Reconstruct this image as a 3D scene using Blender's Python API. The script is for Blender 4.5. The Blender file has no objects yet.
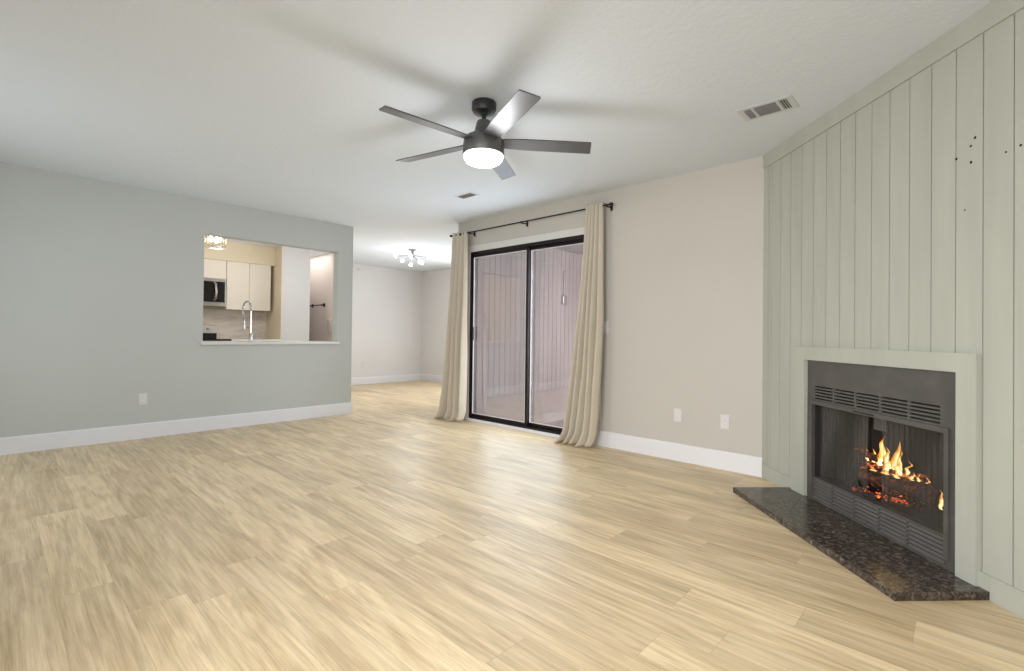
import bpy, bmesh, math, random
from mathutils import Vector, Matrix, noise
PI = math.pi
S = bpy.context.scene
C = S.collection

# ---------------------------------------------------------------- camera
XL, YB, XF, H, EYE = -5.908, 3.977, -1.133, 2.44, 1.056
cam_data = bpy.data.cameras.new('camera'); cam = bpy.data.objects.new('camera', cam_data); C.objects.link(cam)
right = Vector((0.734543, 0.678458, 0.01185)); up = Vector((-0.002423, -0.014842, 0.999887)); fwd = Vector((-0.678558, 0.734489, 0.009258))
m = Matrix((right, up, -fwd)).transposed().to_4x4(); m.translation = (0, 0, EYE)
cam.matrix_world = m
cam_data.sensor_width = 36; cam_data.lens = 485.93 * 36 / 1024
cam_data.shift_x = -5.59 / 1024; cam_data.shift_y = -5.61 / 1024
cam_data.clip_start = 0.02
S.camera = cam

# ---------------------------------------------------------------- exposure, world, large lights
S.view_settings.view_transform = 'Standard'; S.view_settings.look = 'None'
S.view_settings.gamma = 1; S.view_settings.use_curve_mapping = False
S.view_settings.exposure = -0.06
W = bpy.data.worlds.new('sky'); S.world = W; W.use_nodes = True
bg = W.node_tree.nodes['Background']; bg.inputs[0].default_value = (0.80, 0.88, 1.0, 1); bg.inputs[1].default_value = 1.0

def area(name, loc, direction, sx, sy, power, col, spread=180):
    l = bpy.data.lights.new(name, 'AREA'); l.shape = 'RECTANGLE'; l.size = sx; l.size_y = sy; l.energy = power; l.color = col; l.spread = math.radians(spread)
    o = bpy.data.objects.new(name, l); C.objects.link(o); o.location = loc
    o.rotation_euler = Vector(direction).to_track_quat('-Z', 'Y').to_euler(); return o
# fill lights added in three unseen windows put in around the camera
area('window_daylight', (-4.3, -1.26, 1.45), (0, 1, -0.2), 1.7, 1.4, 20, (0.88, 0.94, 0.98), 130)
area('window_daylight', (0.96, -0.35, 1.45), (-1, 0.25, -0.02), 1.3, 1.4, 34, (0.90, 0.96, 1.0))
area('window_daylight', (-0.6, -1.26, 1.45), (-0.05, 1, -0.42), 1.7, 1.4, 46, (0.99, 0.97, 0.96), 100)
# daylight entering the screened porch from its open side
area('porch_daylight', (-1.3, 5.5, 1.2), (-1, 0, -0.05), 2.4, 2.2, 225, (0.98, 0.94, 0.97))
area('door_daylight', (-3.6, YB - 0.03, 1.1), (0, -1, -0.05), 1.25, 1.85, 22, (0.78, 0.90, 1.0))

# ---------------------------------------------------------------- helpers
def lin(c):
    return tuple(((v / 255) / 12.92 if v / 255 <= 0.04045 else ((v / 255 + 0.055) / 1.055) ** 2.4) for v in c) + (1,)

def mat(name, rgb, rough=0.6, metal=0.0, spec=0.5):
    m = bpy.data.materials.new(name); m.use_nodes = True
    b = m.node_tree.nodes['Principled BSDF']
    b.inputs['Base Color'].default_value = lin(rgb); b.inputs['Roughness'].default_value = rough
    b.inputs['Metallic'].default_value = metal; b.inputs['Specular IOR Level'].default_value = spec
    return m

class N:
    """small node-graph helper"""
    def __init__(s, m): s.t = m.node_tree; s.b = s.t.nodes.get('Principled BSDF')
    def n(s, typ, **k):
        o = s.t.nodes.new(typ)
        for a, v in k.items(): setattr(o, a, v)
        return o
    def l(s, a, b): s.t.links.new(a, b)
    def math(s, op, a, b=None, c=None):
        o = s.n('ShaderNodeMath', operation=op)
        for i, v in enumerate((a, b, c)):
            if v is None: continue
            if isinstance(v, (int, float)): o.inputs[i].default_value = v
            else: s.l(v, o.inputs[i])
        return o.outputs[0]
    def noise(s, vec, scale, detail=3, rough=0.5, dist=0.0):
        o = s.n('ShaderNodeTexNoise'); s.l(vec, o.inputs['Vector'])
        o.inputs['Scale'].default_value = scale; o.inputs['Detail'].default_value = detail
        o.inputs['Roughness'].default_value = rough; o.inputs['Distortion'].default_value = dist
        return o.outputs['Fac']
    def ramp(s, fac, stops):
        o = s.n('ShaderNodeValToRGB'); s.l(fac, o.inputs[0]); e = o.color_ramp.elements
        while len(e) < len(stops): e.new(0.5)
        for x, (p, c) in zip(e, stops): x.position = p; x.color = c
        return o.outputs[0]
    def mix(s, fac, a, b, blend='MIX'):
        o = s.n('ShaderNodeMix', data_type='RGBA', blend_type=blend)
        for i, v in ((0, fac), (6, a), (7, b)):
            if isinstance(v, (int, float)): o.inputs[i].default_value = v
            elif isinstance(v, tuple): o.inputs[i].default_value = v
            else: s.l(v, o.inputs[i])
        return o.outputs[2]
    def bump(s, h, strength, dist=0.01):
        o = s.n('ShaderNodeBump'); s.l(h, o.inputs['Height']); o.inputs['Strength'].default_value = strength
        o.inputs['Distance'].default_value = dist; s.l(o.outputs[0], s.b.inputs['Normal'])
    def coord(s, which='Object'): return s.n('ShaderNodeTexCoord').outputs[which]
    def pos(s): return s.n('ShaderNodeNewGeometry').outputs['Position']
    def scale(s, v, xyz):
        o = s.n('ShaderNodeMapping'); s.l(v, o.inputs[0]); o.inputs['Scale'].default_value = xyz; return o.outputs[0]

def paint(name, rgb, rough=0.85, bump=0.12, var=0.03):
    m = mat(name, rgb, rough, spec=0.25); g = N(m); p = g.pos()
    f = g.noise(p, 1.3, 2)
    c = lin(rgb); d = tuple(v * (1 - var) for v in c[:3]) + (1,)
    g.l(g.ramp(f, [(0.35, d), (0.65, c)]), g.b.inputs['Base Color'])
    g.bump(g.noise(p, 160, 2), bump, 0.002)
    return m

def glow(name, rgb, strength):
    m = bpy.data.materials.new(name); m.use_nodes = True; t = m.node_tree
    b = t.nodes['Principled BSDF']; b.inputs['Base Color'].default_value = (1, 1, 1, 1)
    b.inputs['Emission Color'].default_value = lin(rgb); b.inputs['Emission Strength'].default_value = strength
    return m

M = {}
M['wall_grey'] = paint('grey_wall_paint', (195, 198, 195))  # same paint as the next one, with cooler light put into the colour
M['wall_beige'] = paint('greige_wall_paint', (200, 195, 187))  # same paint again, with warm light put into the colour
M['wall_dining'] = paint('pale_wall_paint', (224, 222, 220))
M['wall_kitchen'] = paint('warm_kitchen_paint', (226, 214, 192))
M['wall_hall'] = paint('pinkish_hall_paint', (222, 210, 202))
M['wall_pantry'] = paint('pantry_white_paint', (206, 206, 206))  # daylight on the pantry front is put into this whiter colour
M['white'] = mat('white_trim_paint', (230, 230, 233), 0.45)
M['white_soft'] = mat('white_plastic', (218, 214, 208), 0.35)
M['outlet_dark'] = mat('outlet_slot', (60, 58, 55), 0.5)
M['cab'] = mat('white_cabinet', (228, 221, 210), 0.4)
M['black'] = mat('black_metal', (22, 21, 21), 0.4, 0.3)
M['bronze'] = mat('bronze_frame', (44, 37, 38), 0.35, 0.6)
M['dark_gap'] = mat('dark_gap', (12, 12, 12), 0.9)
M['steel'] = mat('stainless_steel', (176, 172, 168), 0.28, 0.9)
M['chrome'] = mat('chrome', (190, 190, 192), 0.12, 1.0)
M['black_glass'] = mat('black_glass', (16, 15, 15), 0.08)
M['vent_dark'] = mat('vent_shadow', (92, 92, 92), 0.8)
M['ceiling_paint'] = mat('ceiling_white_metal', (212, 214, 218), 0.7)
M['nickel'] = mat('brushed_nickel', (140, 140, 142), 0.35, 0.7)
M['casing'] = mat('soft_white_casing', (215, 213, 209), 0.5)
M['vent_slat'] = mat('grey_vent_slat', (128, 128, 130), 0.7)
M['counter'] = mat('white_countertop', (216, 216, 214), 0.3)
M['fan_black'] = mat('matte_black_fan', (46, 46, 47), 0.40, 0.3)
M['fan_grey'] = mat('satin_charcoal_motor', (98, 98, 98), 0.42, 0.5)  # glow of the bowl put into the motor's lighter grey
M['blade'] = mat('charcoal_blade', (92, 92, 93), 0.40, 0.35)

def ceiling_mat():
    m = mat('textured_white_ceiling', (225, 232, 240), 0.9, spec=0.2); g = N(m); p = g.pos()
    a = g.noise(p, 34, 3, 0.55, 0.6); b = g.noise(p, 90, 2)
    h = g.math('ADD', g.math('MULTIPLY', a, 1.0), g.math('MULTIPLY', b, 0.4))
    g.bump(h, 0.24, 0.010); return m
M['ceiling'] = ceiling_mat()

def floor_mat():
    m = mat('light_oak_plank_floor', (205, 184, 150), 0.38, spec=0.45); g = N(m)
    sx = g.n('ShaderNodeSeparateXYZ'); g.l(g.pos(), sx.inputs[0]); x, y = sx.outputs[0], sx.outputs[1]
    PW, PL = 0.182, 1.22
    ry = g.math('DIVIDE', y, PW); row = g.math('FLOOR', ry)
    w1 = g.n('ShaderNodeTexWhiteNoise', noise_dimensions='1D'); g.l(row, w1.inputs['W'])
    rx = g.math('ADD', g.math('DIVIDE', x, PL), w1.outputs[0]); colm = g.math('FLOOR', rx)
    w2 = g.n('ShaderNodeTexWhiteNoise', noise_dimensions='1D'); g.l(g.math('ADD', g.math('MULTIPLY', row, 17.31), g.math('MULTIPLY', colm, 3.77)), w2.inputs['W'])
    rnd = w2.outputs[0]; rc = g.n('ShaderNodeSeparateColor'); g.l(w2.outputs['Color'], rc.inputs[0])
    cv = g.n('ShaderNodeCombineXYZ'); g.l(g.math('ADD', x, g.math('MULTIPLY', rnd, 37)), cv.inputs[0])
    g.l(g.math('ADD', y, g.math('MULTIPLY', rc.outputs[1], 11)), cv.inputs[1]); g.l(g.math('MULTIPLY', rnd, 5), cv.inputs[2])
    v = cv.outputs[0]
    broad = g.noise(g.scale(v, (0.75, 4.6, 1)), 2.1, 3, 0.55, 0.8)
    patch = g.noise(g.scale(v, (0.95, 9.5, 1)), 2.0, 4, 0.6, 0.7)
    fine = g.noise(g.scale(v, (1.6, 62, 1)), 2.6, 4, 0.6, 0.6)
    wv = g.n('ShaderNodeTexWave', wave_type='RINGS', rings_direction='SPHERICAL'); g.l(g.scale(v, (0.42, 3.4, 1)), wv.inputs[0])
    wv.inputs['Scale'].default_value = 3.0; wv.inputs['Distortion'].default_value = 6.0; wv.inputs['Detail'].default_value = 2.0; wv.inputs['Detail Scale'].default_value = 0.7
    base = g.ramp(broad, [(0.30, lin((170, 147, 114))), (0.46, lin((211, 185, 147))), (0.62, lin((230, 210, 174)))])
    c0 = g.mix(0.50, base, g.ramp(patch, [(0.40, lin((166, 140, 108))), (0.58, lin((240, 219, 184)))]))
    c1 = g.mix(0.16, c0, g.ramp(wv.outputs['Fac'], [(0.15, lin((180, 154, 114))), (0.75, lin((235, 216, 178)))]))
    c2 = g.mix(0.30, c1, g.ramp(fine, [(0.3, lin((168, 142, 104))), (0.62, lin((234, 213, 172)))]))
    tone = g.ramp(rnd, [(0.0, (0.90, 0.885, 0.865, 1)), (0.5, (1.0, 1.0, 1.0, 1)), (1.0, (1.10, 1.10, 1.09, 1))])
    c3 = g.mix(1.0, c2, tone, 'MULTIPLY')
    fy = g.math('FRACT', ry); fx = g.math('FRACT', rx)
    ey = g.math('MINIMUM', fy, g.math('SUBTRACT', 1, fy)); ex = g.math('MINIMUM', fx, g.math('SUBTRACT', 1, fx))
    gy = g.math('LESS_THAN', ey, 0.006); gx = g.math('LESS_THAN', ex, 0.0012)
    gap = g.math('MAXIMUM', gy, gx)
    c4 = g.mix(g.math('MULTIPLY', gap, 0.24), c3, lin((120, 104, 84)))
    g.l(c4, g.b.inputs['Base Color'])
    g.l(g.ramp(fine, [(0.3, (0.46,) * 3 + (1,)), (0.7, (0.34,) * 3 + (1,))]), g.b.inputs['Roughness'])
    g.bump(g.math('SUBTRACT', fine, g.math('MULTIPLY', gap, 1.5)), 0.12, 0.003)
    return m
M['floor'] = floor_mat()

def green_mat():
    m = mat('sage_green_paint', (186, 188, 173), 0.55, spec=0.35); g = N(m); p = g.pos()
    f = g.noise(g.scale(p, (6, 6, 0.7)), 2.0, 3)
    g.l(g.ramp(f, [(0.3, lin((176, 178, 167))), (0.7, lin((183, 185, 174)))]), g.b.inputs['Base Color'])
    g.bump(g.noise(g.scale(p, (60, 60, 5)), 2, 3), 0.10, 0.002); return m
M['green'] = green_mat()

def granite_mat():
    m = mat('dark_brown_granite', (52, 46, 42), 0.17, spec=0.5); g = N(m); p = g.pos()
    v = g.n('ShaderNodeTexVoronoi'); g.l(p, v.inputs['Vector']); v.inputs['Scale'].default_value = 75
    n1 = g.noise(p, 45, 5, 0.7, 0.5); n2 = g.noise(p, 16, 3)
    base = g.ramp(n1, [(0.34, lin((26, 24, 23))), (0.48, lin((66, 57, 51))), (0.60, lin((108, 98, 88))), (0.70, lin((160, 150, 138)))])
    sp = g.ramp(v.outputs['Color'], [(0.25, lin((26, 24, 23))), (0.6, lin((66, 56, 48))), (0.92, lin((128, 118, 106)))])
    g.l(g.mix(g.math('MULTIPLY', n2, 0.8), base, sp), g.b.inputs['Base Color']); return m
M['granite'] = granite_mat()

def metal_face():
    m = mat('dark_grey_fireplace_steel', (84, 82, 80), 0.45, 0.35); g = N(m); p = g.pos()
    f = g.noise(p, 7, 4, 0.6)
    g.l(g.ramp(f, [(0.3, lin((88, 86, 84))), (0.7, lin((103, 100, 97)))]), g.b.inputs['Base Color'])
    g.bump(g.noise(p, 300, 2), 0.08, 0.001); return m
M['fp_metal'] = metal_face()
M['fp_black'] = mat('sooty_firebox', (40, 38, 36), 0.7)

def brick_mat():
    m = mat('sooty_refractory_brick', (50, 46, 42), 0.85); g = N(m); p = g.coord()
    b = g.n('ShaderNodeTexBrick'); g.l(g.scale(p, (1, 1, 1)), b.inputs[0])
    b.inputs['Scale'].default_value = 1; b.inputs['Brick Width'].default_value = 0.22; b.inputs['Row Height'].default_value = 0.09; b.inputs['Mortar Size'].default_value = 0.006
    b.inputs['Color1'].default_value = lin((58, 52, 46)); b.inputs['Color2'].default_value = lin((46, 42, 38)); b.inputs['Mortar'].default_value = lin((28, 26, 24))
    g.l(b.outputs[0], g.b.inputs['Base Color']); return m
M['brick'] = brick_mat()

def mesh_screen():
    m = bpy.data.materials.new('fine_black_wire_mesh'); m.use_nodes = True; g = N(m); t = m.node_tree
    g.b.inputs['Base Color'].default_value = lin((104, 100, 94)); g.b.inputs['Roughness'].default_value = 0.5; g.b.inputs['Metallic'].default_value = 0.4
    tr = g.n('ShaderNodeBsdfTransparent'); mx = g.n('ShaderNodeMixShader'); mx.inputs[0].default_value = 0.30
    g.l(tr.outputs[0], mx.inputs[1]); g.l(g.b.outputs[0], mx.inputs[2]); g.l(mx.outputs[0], t.nodes['Material Output'].inputs[0]); return m
M['mesh'] = mesh_screen()

def glass_mat(name, tint, fac=0.09, haze=0.0):
    m = bpy.data.materials.new(name); m.use_nodes = True; g = N(m); t = m.node_tree; t.nodes.remove(g.b)
    tr = g.n('ShaderNodeBsdfTransparent'); tr.inputs[0].default_value = tint
    gl = g.n('ShaderNodeBsdfGlossy'); gl.inputs['Roughness'].default_value = 0.015
    lw = g.n('ShaderNodeLayerWeight'); lw.inputs[0].default_value = 0.35
    f = g.math('ADD', g.math('MULTIPLY', lw.outputs['Fresnel'], 0.55), fac)
    mx = g.n('ShaderNodeMixShader'); g.l(f, mx.inputs[0]); g.l(tr.outputs[0], mx.inputs[1]); g.l(gl.outputs[0], mx.inputs[2])
    out = mx.outputs[0]
    if haze:
        df = g.n('ShaderNodeBsdfDiffuse'); df.inputs[0].default_value = (0.8, 0.8, 0.85, 1)
        m2 = g.n('ShaderNodeMixShader'); m2.inputs[0].default_value = haze; g.l(out, m2.inputs[1]); g.l(df.outputs[0], m2.inputs[2]); out = m2.outputs[0]
    g.l(out, t.nodes['Material Output'].inputs[0]); return m
M['glass'] = glass_mat('door_glass', (0.93, 0.94, 0.95, 1), 0.03, 0.06)
M['smoke_glass'] = glass_mat('clear_glass', (0.95, 0.95, 0.95, 1), 0.04)

def linen():
    m = mat('beige_linen', (210, 199, 181), 0.9, spec=0.15); g = N(m); p = g.pos()
    a = g.noise(g.scale(p, (90, 90, 400)), 2, 2); b = g.noise(g.scale(p, (500, 500, 30)), 2, 2)
    h = g.math('ADD', a, b)
    g.l(g.ramp(g.math('MULTIPLY', h, 0.5), [(0.35, lin((193, 183, 166))), (0.65, lin((212, 202, 186)))]), g.b.inputs['Base Color'])
    g.bump(h, 0.15, 0.001)
    return m
M['linen'] = linen()

def siding_mat():
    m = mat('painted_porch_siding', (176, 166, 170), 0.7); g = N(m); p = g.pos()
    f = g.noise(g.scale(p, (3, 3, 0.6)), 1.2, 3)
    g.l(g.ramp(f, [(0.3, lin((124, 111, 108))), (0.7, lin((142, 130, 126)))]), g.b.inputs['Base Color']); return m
M['siding'] = siding_mat()
def concrete_mat(name, a, b, sc):
    m = mat(name, a, 0.9); g = N(m); p = g.pos(); f = g.noise(p, sc, 6, 0.7)
    g.l(g.ramp(f, [(0.35, lin(a)), (0.62, lin(b))]), g.b.inputs['Base Color']); g.bump(f, 0.3, 0.004); return m
M['concrete'] = concrete_mat('porch_concrete', (168, 156, 154), (190, 178, 174), 12)
M['carpet'] = concrete_mat('speckled_outdoor_carpet', (78, 66, 74), (150, 132, 138), 70)
def marble():
    m = mat('cream_marble_backsplash', (222, 212, 202), 0.3); g = N(m); p = g.pos()
    f = g.noise(g.scale(p, (1, 1, 3)), 3.0, 5, 0.6, 1.2)
    g.l(g.ramp(f, [(0.35, lin((206, 192, 182))), (0.6, lin((226, 217, 207)))]), g.b.inputs['Base Color']); return m
M['marble'] = marble()
M['bulb'] = glow('lit_bulb', (255, 250, 240), 14)
M['fan_glow'] = glow('lit_fan_bowl', (255, 253, 250), 2.6)
M['kitchen_bulb'] = glow('lit_kitchen_bulb', (255, 236, 200), 16)

# --- frames: build in frame coordinates, store with sensible origins
I4 = Matrix.Identity(4)
FW = Matrix.Translation((XF, YB, 0)) @ Matrix.Rotation(-PI / 4, 4, 'Z')   # x along the fireplace wall, -y out into the room

def obj(name, bm, material, parent=None, frame=I4, smooth=False, origin=None, keep=False):
    bmesh.ops.recalc_face_normals(bm, faces=bm.faces)
    vs = [v.co for v in bm.verts]
    if origin is None:
        mn = [min(v[i] for v in vs) for i in range(3)]; mx = [max(v[i] for v in vs) for i in range(3)]
        origin = Vector(((mn[0] + mx[0]) / 2, (mn[1] + mx[1]) / 2, mn[2]))
    else: origin = Vector(origin)
    bmesh.ops.translate(bm, verts=bm.verts, vec=-origin)
    me = bpy.data.meshes.new(name); bm.to_mesh(me); bm.free()
    for mm in (material if isinstance(material, (list, tuple)) else [material]): me.materials.append(mm)
    if smooth:
        for p in me.polygons: p.use_smooth = True
        if smooth != 'all':
            try: me.set_sharp_from_angle(angle=math.radians(38))
            except Exception: pass
    o = bpy.data.objects.new(name, me); C.objects.link(o)
    Mw = frame @ Matrix.Translation(origin)
    if parent is not None:
        o.parent = parent; o.matrix_basis = world(parent).inverted() @ Mw
    else: o.matrix_basis = Mw
    return o
def world(o):
    mm = o.matrix_basis.copy()
    while o.parent: o = o.parent; mm = o.matrix_basis @ mm
    return mm
def tag(o, label=None, cat=None, group=None, kind=None):
    if label: o['label'] = label
    if cat: o['category'] = cat
    if group: o['group'] = group
    if kind: o['kind'] = kind
    return o
def thing(name, label, cat, loc, frame=I4, group=None, kind=None):
    o = bpy.data.objects.new(name, None); C.objects.link(o); o.empty_display_size = 0.1
    o.matrix_basis = frame @ Matrix.Translation(Vector(loc)); return tag(o, label, cat, group, kind)
def struct(name, bm, material, frame=I4, label=None, **k):
    o = obj(name, bm, material, None, frame, **k); o['kind'] = 'structure'
    if label: o['label'] = label
    return o
def part_label(o, l): o['label'] = l; return o
def copy_tree(o, parent=None):
    c = o.copy(); C.objects.link(c); c.parent = parent
    for ch in list(o.children): copy_tree(ch, c)
    return c

def bx(bm, x0, y0, z0, x1, y1, z1, bev=0.0, seg=2):
    r = bmesh.ops.create_cube(bm, size=1)
    vs = r['verts']
    bmesh.ops.scale(bm, verts=vs, vec=(abs(x1 - x0), abs(y1 - y0), abs(z1 - z0)))
    bmesh.ops.translate(bm, verts=vs, vec=((x0 + x1) / 2, (y0 + y1) / 2, (z0 + z1) / 2))
    if bev:
        es = list({e for v in vs for e in v.link_edges})
        bmesh.ops.bevel(bm, geom=es, offset=bev, segments=seg, affect='EDGES', profile=0.5)
    return bm
def box(*a, **k): return bx(bmesh.new(), *a, **k)
def lathe(bm, prof, n=40, loc=(0, 0, 0), mtx=None):
    """prof: (radius, z) list"""
    rings = []
    for r, z in prof:
        if r < 1e-6: rings.append([bm.verts.new((0, 0, z))])
        else: rings.append([bm.verts.new((r * math.cos(2 * PI * i / n), r * math.sin(2 * PI * i / n), z)) for i in range(n)])
    for a, b in zip(rings, rings[1:]):
        for i in range(n):
            j = (i + 1) % n
            f = [a[i % len(a)], a[j % len(a)], b[j % len(b)], b[i % len(b)]]
            f2 = []
            for v in f:
                if v not in f2: f2.append(v)
            if len(f2) > 2: bm.faces.new(f2)
    for r in (rings[0], rings[-1]):
        if len(r) > 2: bm.faces.new(r)
    vs = [v for r in rings for v in r]
    if mtx is not None: bmesh.ops.transform(bm, verts=vs, matrix=mtx)
    bmesh.ops.translate(bm, verts=vs, vec=loc)
    return bm
def tube(bm, pts, r, n=10, closed=False, caps=True):
    pts = [Vector(p) for p in pts]; rings = []; prev = None
    rr = r if isinstance(r, (list, tuple)) else [r] * len(pts)
    for i, p in enumerate(pts):
        if closed: d = pts[(i + 1) % len(pts)] - pts[i - 1]
        else: d = pts[min(i + 1, len(pts) - 1)] - pts[max(i - 1, 0)]
        d.normalize()
        if prev is None: a = d.orthogonal().normalized()
        else: a = (prev - d * prev.dot(d)).normalized()
        prev = a; b = d.cross(a)
        rings.append([bm.verts.new(p + (a * math.cos(2 * PI * k / n) + b * math.sin(2 * PI * k / n)) * rr[i]) for k in range(n)])
    pairs = list(zip(rings, rings[1:])) + ([(rings[-1], rings[0])] if closed else [])
    for a, b in pairs:
        for k in range(n): bm.faces.new((a[k], a[(k + 1) % n], b[(k + 1) % n], b[k]))
    if caps and not closed: bm.faces.new(rings[0]); bm.faces.new(rings[-1])
    return bm
def slab(bm, x0, x1, z0, z1, holes, y0, y1):
    """plate in the xz plane from y0 to y1 with rectangular holes (x0,x1,z0,z1)"""
    xs = sorted({x0, x1, *[h[0] for h in holes], *[h[1] for h in holes]}); zs = sorted({z0, z1, *[h[2] for h in holes], *[h[3] for h in holes]})
    solid = {}
    for i in range(len(xs) - 1):
        for j in range(len(zs) - 1):
            cx, cz = (xs[i] + xs[i + 1]) / 2, (zs[j] + zs[j + 1]) / 2
            solid[i, j] = not any(h[0] < cx < h[1] and h[2] < cz < h[3] for h in holes)
    V = {}
    def v(i, j, y):
        k = (i, j, y)
        if k not in V: V[k] = bm.verts.new((xs[i], y, zs[j]))
        return V[k]
    for (i, j), s in solid.items():
        if not s: continue
        for y in (y0, y1): bm.faces.new((v(i, j, y), v(i + 1, j, y), v(i + 1, j + 1, y), v(i, j + 1, y)))
        for di, dj, a, b in ((-1, 0, (i, j), (i, j + 1)), (1, 0, (i + 1, j), (i + 1, j + 1)), (0, -1, (i, j), (i + 1, j)), (0, 1, (i, j + 1), (i + 1, j + 1))):
            if not solid.get((i + di, j + dj), False): bm.faces.new((v(*a, y0), v(*b, y0), v(*b, y1), v(*a, y1)))
    return bm
RY = Matrix.Rotation(PI / 2, 4, 'Z')   # turns a plate built along x so it runs along y

# ---------------------------------------------------------------- shell
XR, YF = 1.0, -1.3
SR = (XR - XF) * math.sqrt(2)
WT = 0.125
struct('floor', box(-9.4, YF - 0.1, -0.12, XR + 0.1, 4.0, 0.0), M['floor'])
struct('floor', box(-9.4, 4.0, -0.12, -4.60, 6.75, 0.0), M['floor'], label='dining room end of the oak plank floor')
struct('ceiling', box(-9.4, YF - 0.1, H, XR + 0.1, 4.1, H + 0.1), M['ceiling'])
struct('ceiling', box(-9.4, 4.1, H, -4.60, 6.75, H + 0.1), M['ceiling'], label='dining room ceiling')
# grey left wall with the pass-through opening, built along y
o = struct('wall_left', slab(bmesh.new(), YF - 0.1, 3.2, 0, H, [(1.51, 2.998, 0.906, 2.083)], 0, WT), M['wall_grey'], Matrix.Translation((XL, 0, 0)) @ RY, origin=(1, 0, 0),
           label='grey wall with kitchen pass-through')
# back wall with the sliding door opening
DX0, DX1, DZ = -4.468, -2.63, 2.055
struct('wall_back', slab(bmesh.new(), -4.712, XF + 0.02, 0, H, [(DX0, DX1, 0.0, DZ)], YB, YB + WT), M['wall_beige'], origin=(-2, YB, 0), label='greige wall with sliding door')
struct('wall_right', slab(bmesh.new(), YF - 0.1, YB - (XR - XF) + 0.01, 0, H, [(-1.0, 0.3, 0.75, 2.15)], 0, -0.1), M['wall_beige'], Matrix.Translation((XR, 0, 0)) @ RY, origin=(0, 0, 0))
struct('wall_front', slab(bmesh.new(), XL, XR + 0.1, 0, H, [(-5.15, -3.45, 0.75, 2.15), (-1.45, 0.25, 0.75, 2.15)], YF, YF - 0.1), M['wall_beige'], origin=(-2, YF, 0))
for i, xa in enumerate((-5.15, -1.45)):
    w = thing('window_%d' % (i + 1), None, None, (xa + 0.85, YF - 0.05, 0.75), kind='structure')  # unseen window, added to hold a fill light
    bm = slab(bmesh.new(), xa, xa + 1.7, 0.75, 2.15, [(xa + 0.06, xa + 1.64, 0.81, 1.43), (xa + 0.06, xa + 1.64, 1.47, 2.09)], YF - 0.07, YF - 0.03)
    obj('window_frame', bm, M['white'], w)
    obj('window_pane', box(xa + 0.055, YF - 0.052, 0.805, xa + 1.645, YF - 0.048, 2.095), M['smoke_glass'], w)
w = thing('window_3', None, None, (XR + 0.05, -0.35, 0.75), kind='structure')  # third unseen window, added to fill the left wall and ceiling
TRW = Matrix.Translation((XR, 0, 0)) @ RY
obj('window_frame', slab(bmesh.new(), -1.0, 0.3, 0.75, 2.15, [(-0.94, 0.24, 0.81, 1.43), (-0.94, 0.24, 1.47, 2.09)], -0.03, -0.07), M['white'], w, TRW)
obj('window_pane', box(-0.945, -0.052, 0.805, 0.245, -0.048, 2.095), M['smoke_glass'], w, TRW)
# dining room
struct('wall_dining_left', box(-9.2, 3.5, 0, -9.07, 6.7, H), M['wall_dining'])
struct('wall_dining_far', box(-9.2, 6.6, 0, -4.6, 6.75, H), M['wall_dining'])
struct('wall_dining_right', box(-4.712, YB + WT, 0, -4.60, 6.6, H), M['wall_dining'])
# kitchen
struct('wall_kitchen_back', box(-8.8, 0.2, 0, -8.68, 3.15, H), M['wall_kitchen'])
struct('wall_kitchen_left', box(-8.8, 0.1, 0, XL - WT, 0.2, H), M['wall_kitchen'])
struct('wall_pantry', box(-9.07, 3.15, 0, -8.06, 3.60, H), [M['wall_pantry']])
struct('wall_kitchen_right', box(-8.68, 3.14, 0, -8.062, 3.151, H), M['wall_kitchen'], label='warm beige wall at the right end of the kitchen')
struct('wall_hall', box(-9.07, 4.0, 0, -7.85, 4.11, H), M['wall_hall'])
struct('kitchen_soffit', box(-8.68, 0.2, 2.135, -8.35, 3.14, H), M['wall_kitchen'], label='beige soffit above the white kitchen cabinets')
struct('trim_backsplash', box(-8.68, 0.2, 0.93, -8.668, 3.14, 1.385), M['marble'], label='cream marble backsplash')

# baseboards: eased top edge
def baseboard(name, a, b, side, mt=None, h=0.145, t=0.015, label=None):
    """a,b floor points; side=+1/-1 which side of a->b the board thickness goes"""
    a = Vector((*a, 0)); b = Vector((*b, 0)); d = (b - a); L = d.length; ang = math.atan2(d.y, d.x)
    bm = bmesh.new(); prof = [(0, 0), (t, 0), (t, h - 0.012), (t - 0.004, h - 0.004), (t - 0.009, h), (0, h)]
    v0 = [bm.verts.new((0, side * p, z)) for p, z in prof]; v1 = [bm.verts.new((L, side * p, z)) for p, z in prof]
    n = len(prof)
    for i in range(n): bm.faces.new((v0[i], v0[(i + 1) % n], v1[(i + 1) % n], v1[i]))
    bm.faces.new(v0); bm.faces.new(v1)
    return struct(name, bm, mt or M['white'], Matrix.Translation(a) @ Matrix.Rotation(ang, 4, 'Z'), label=label)
baseboard('baseboard_left', (XL, YF), (XL, 3.2), -1)
baseboard('baseboard_left_end', (XL + 0.015, 3.2), (XL - WT - 0.015, 3.2), -1)
baseboard('baseboard_back', (DX1 + 0.02, YB), (XF, YB), -1)
baseboard('baseboard_back_left', (-4.712, YB), (DX0 - 0.03, YB), -1)
baseboard('baseboard_dining_left', (-9.07, 4.11), (-9.07, 6.6), -1)
baseboard('baseboard_dining_far', (-9.07, 6.6), (-4.712, 6.6), -1)
baseboard('baseboard_right', (XR, YF), (XR, YB - (XR - XF)), 1)

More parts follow.
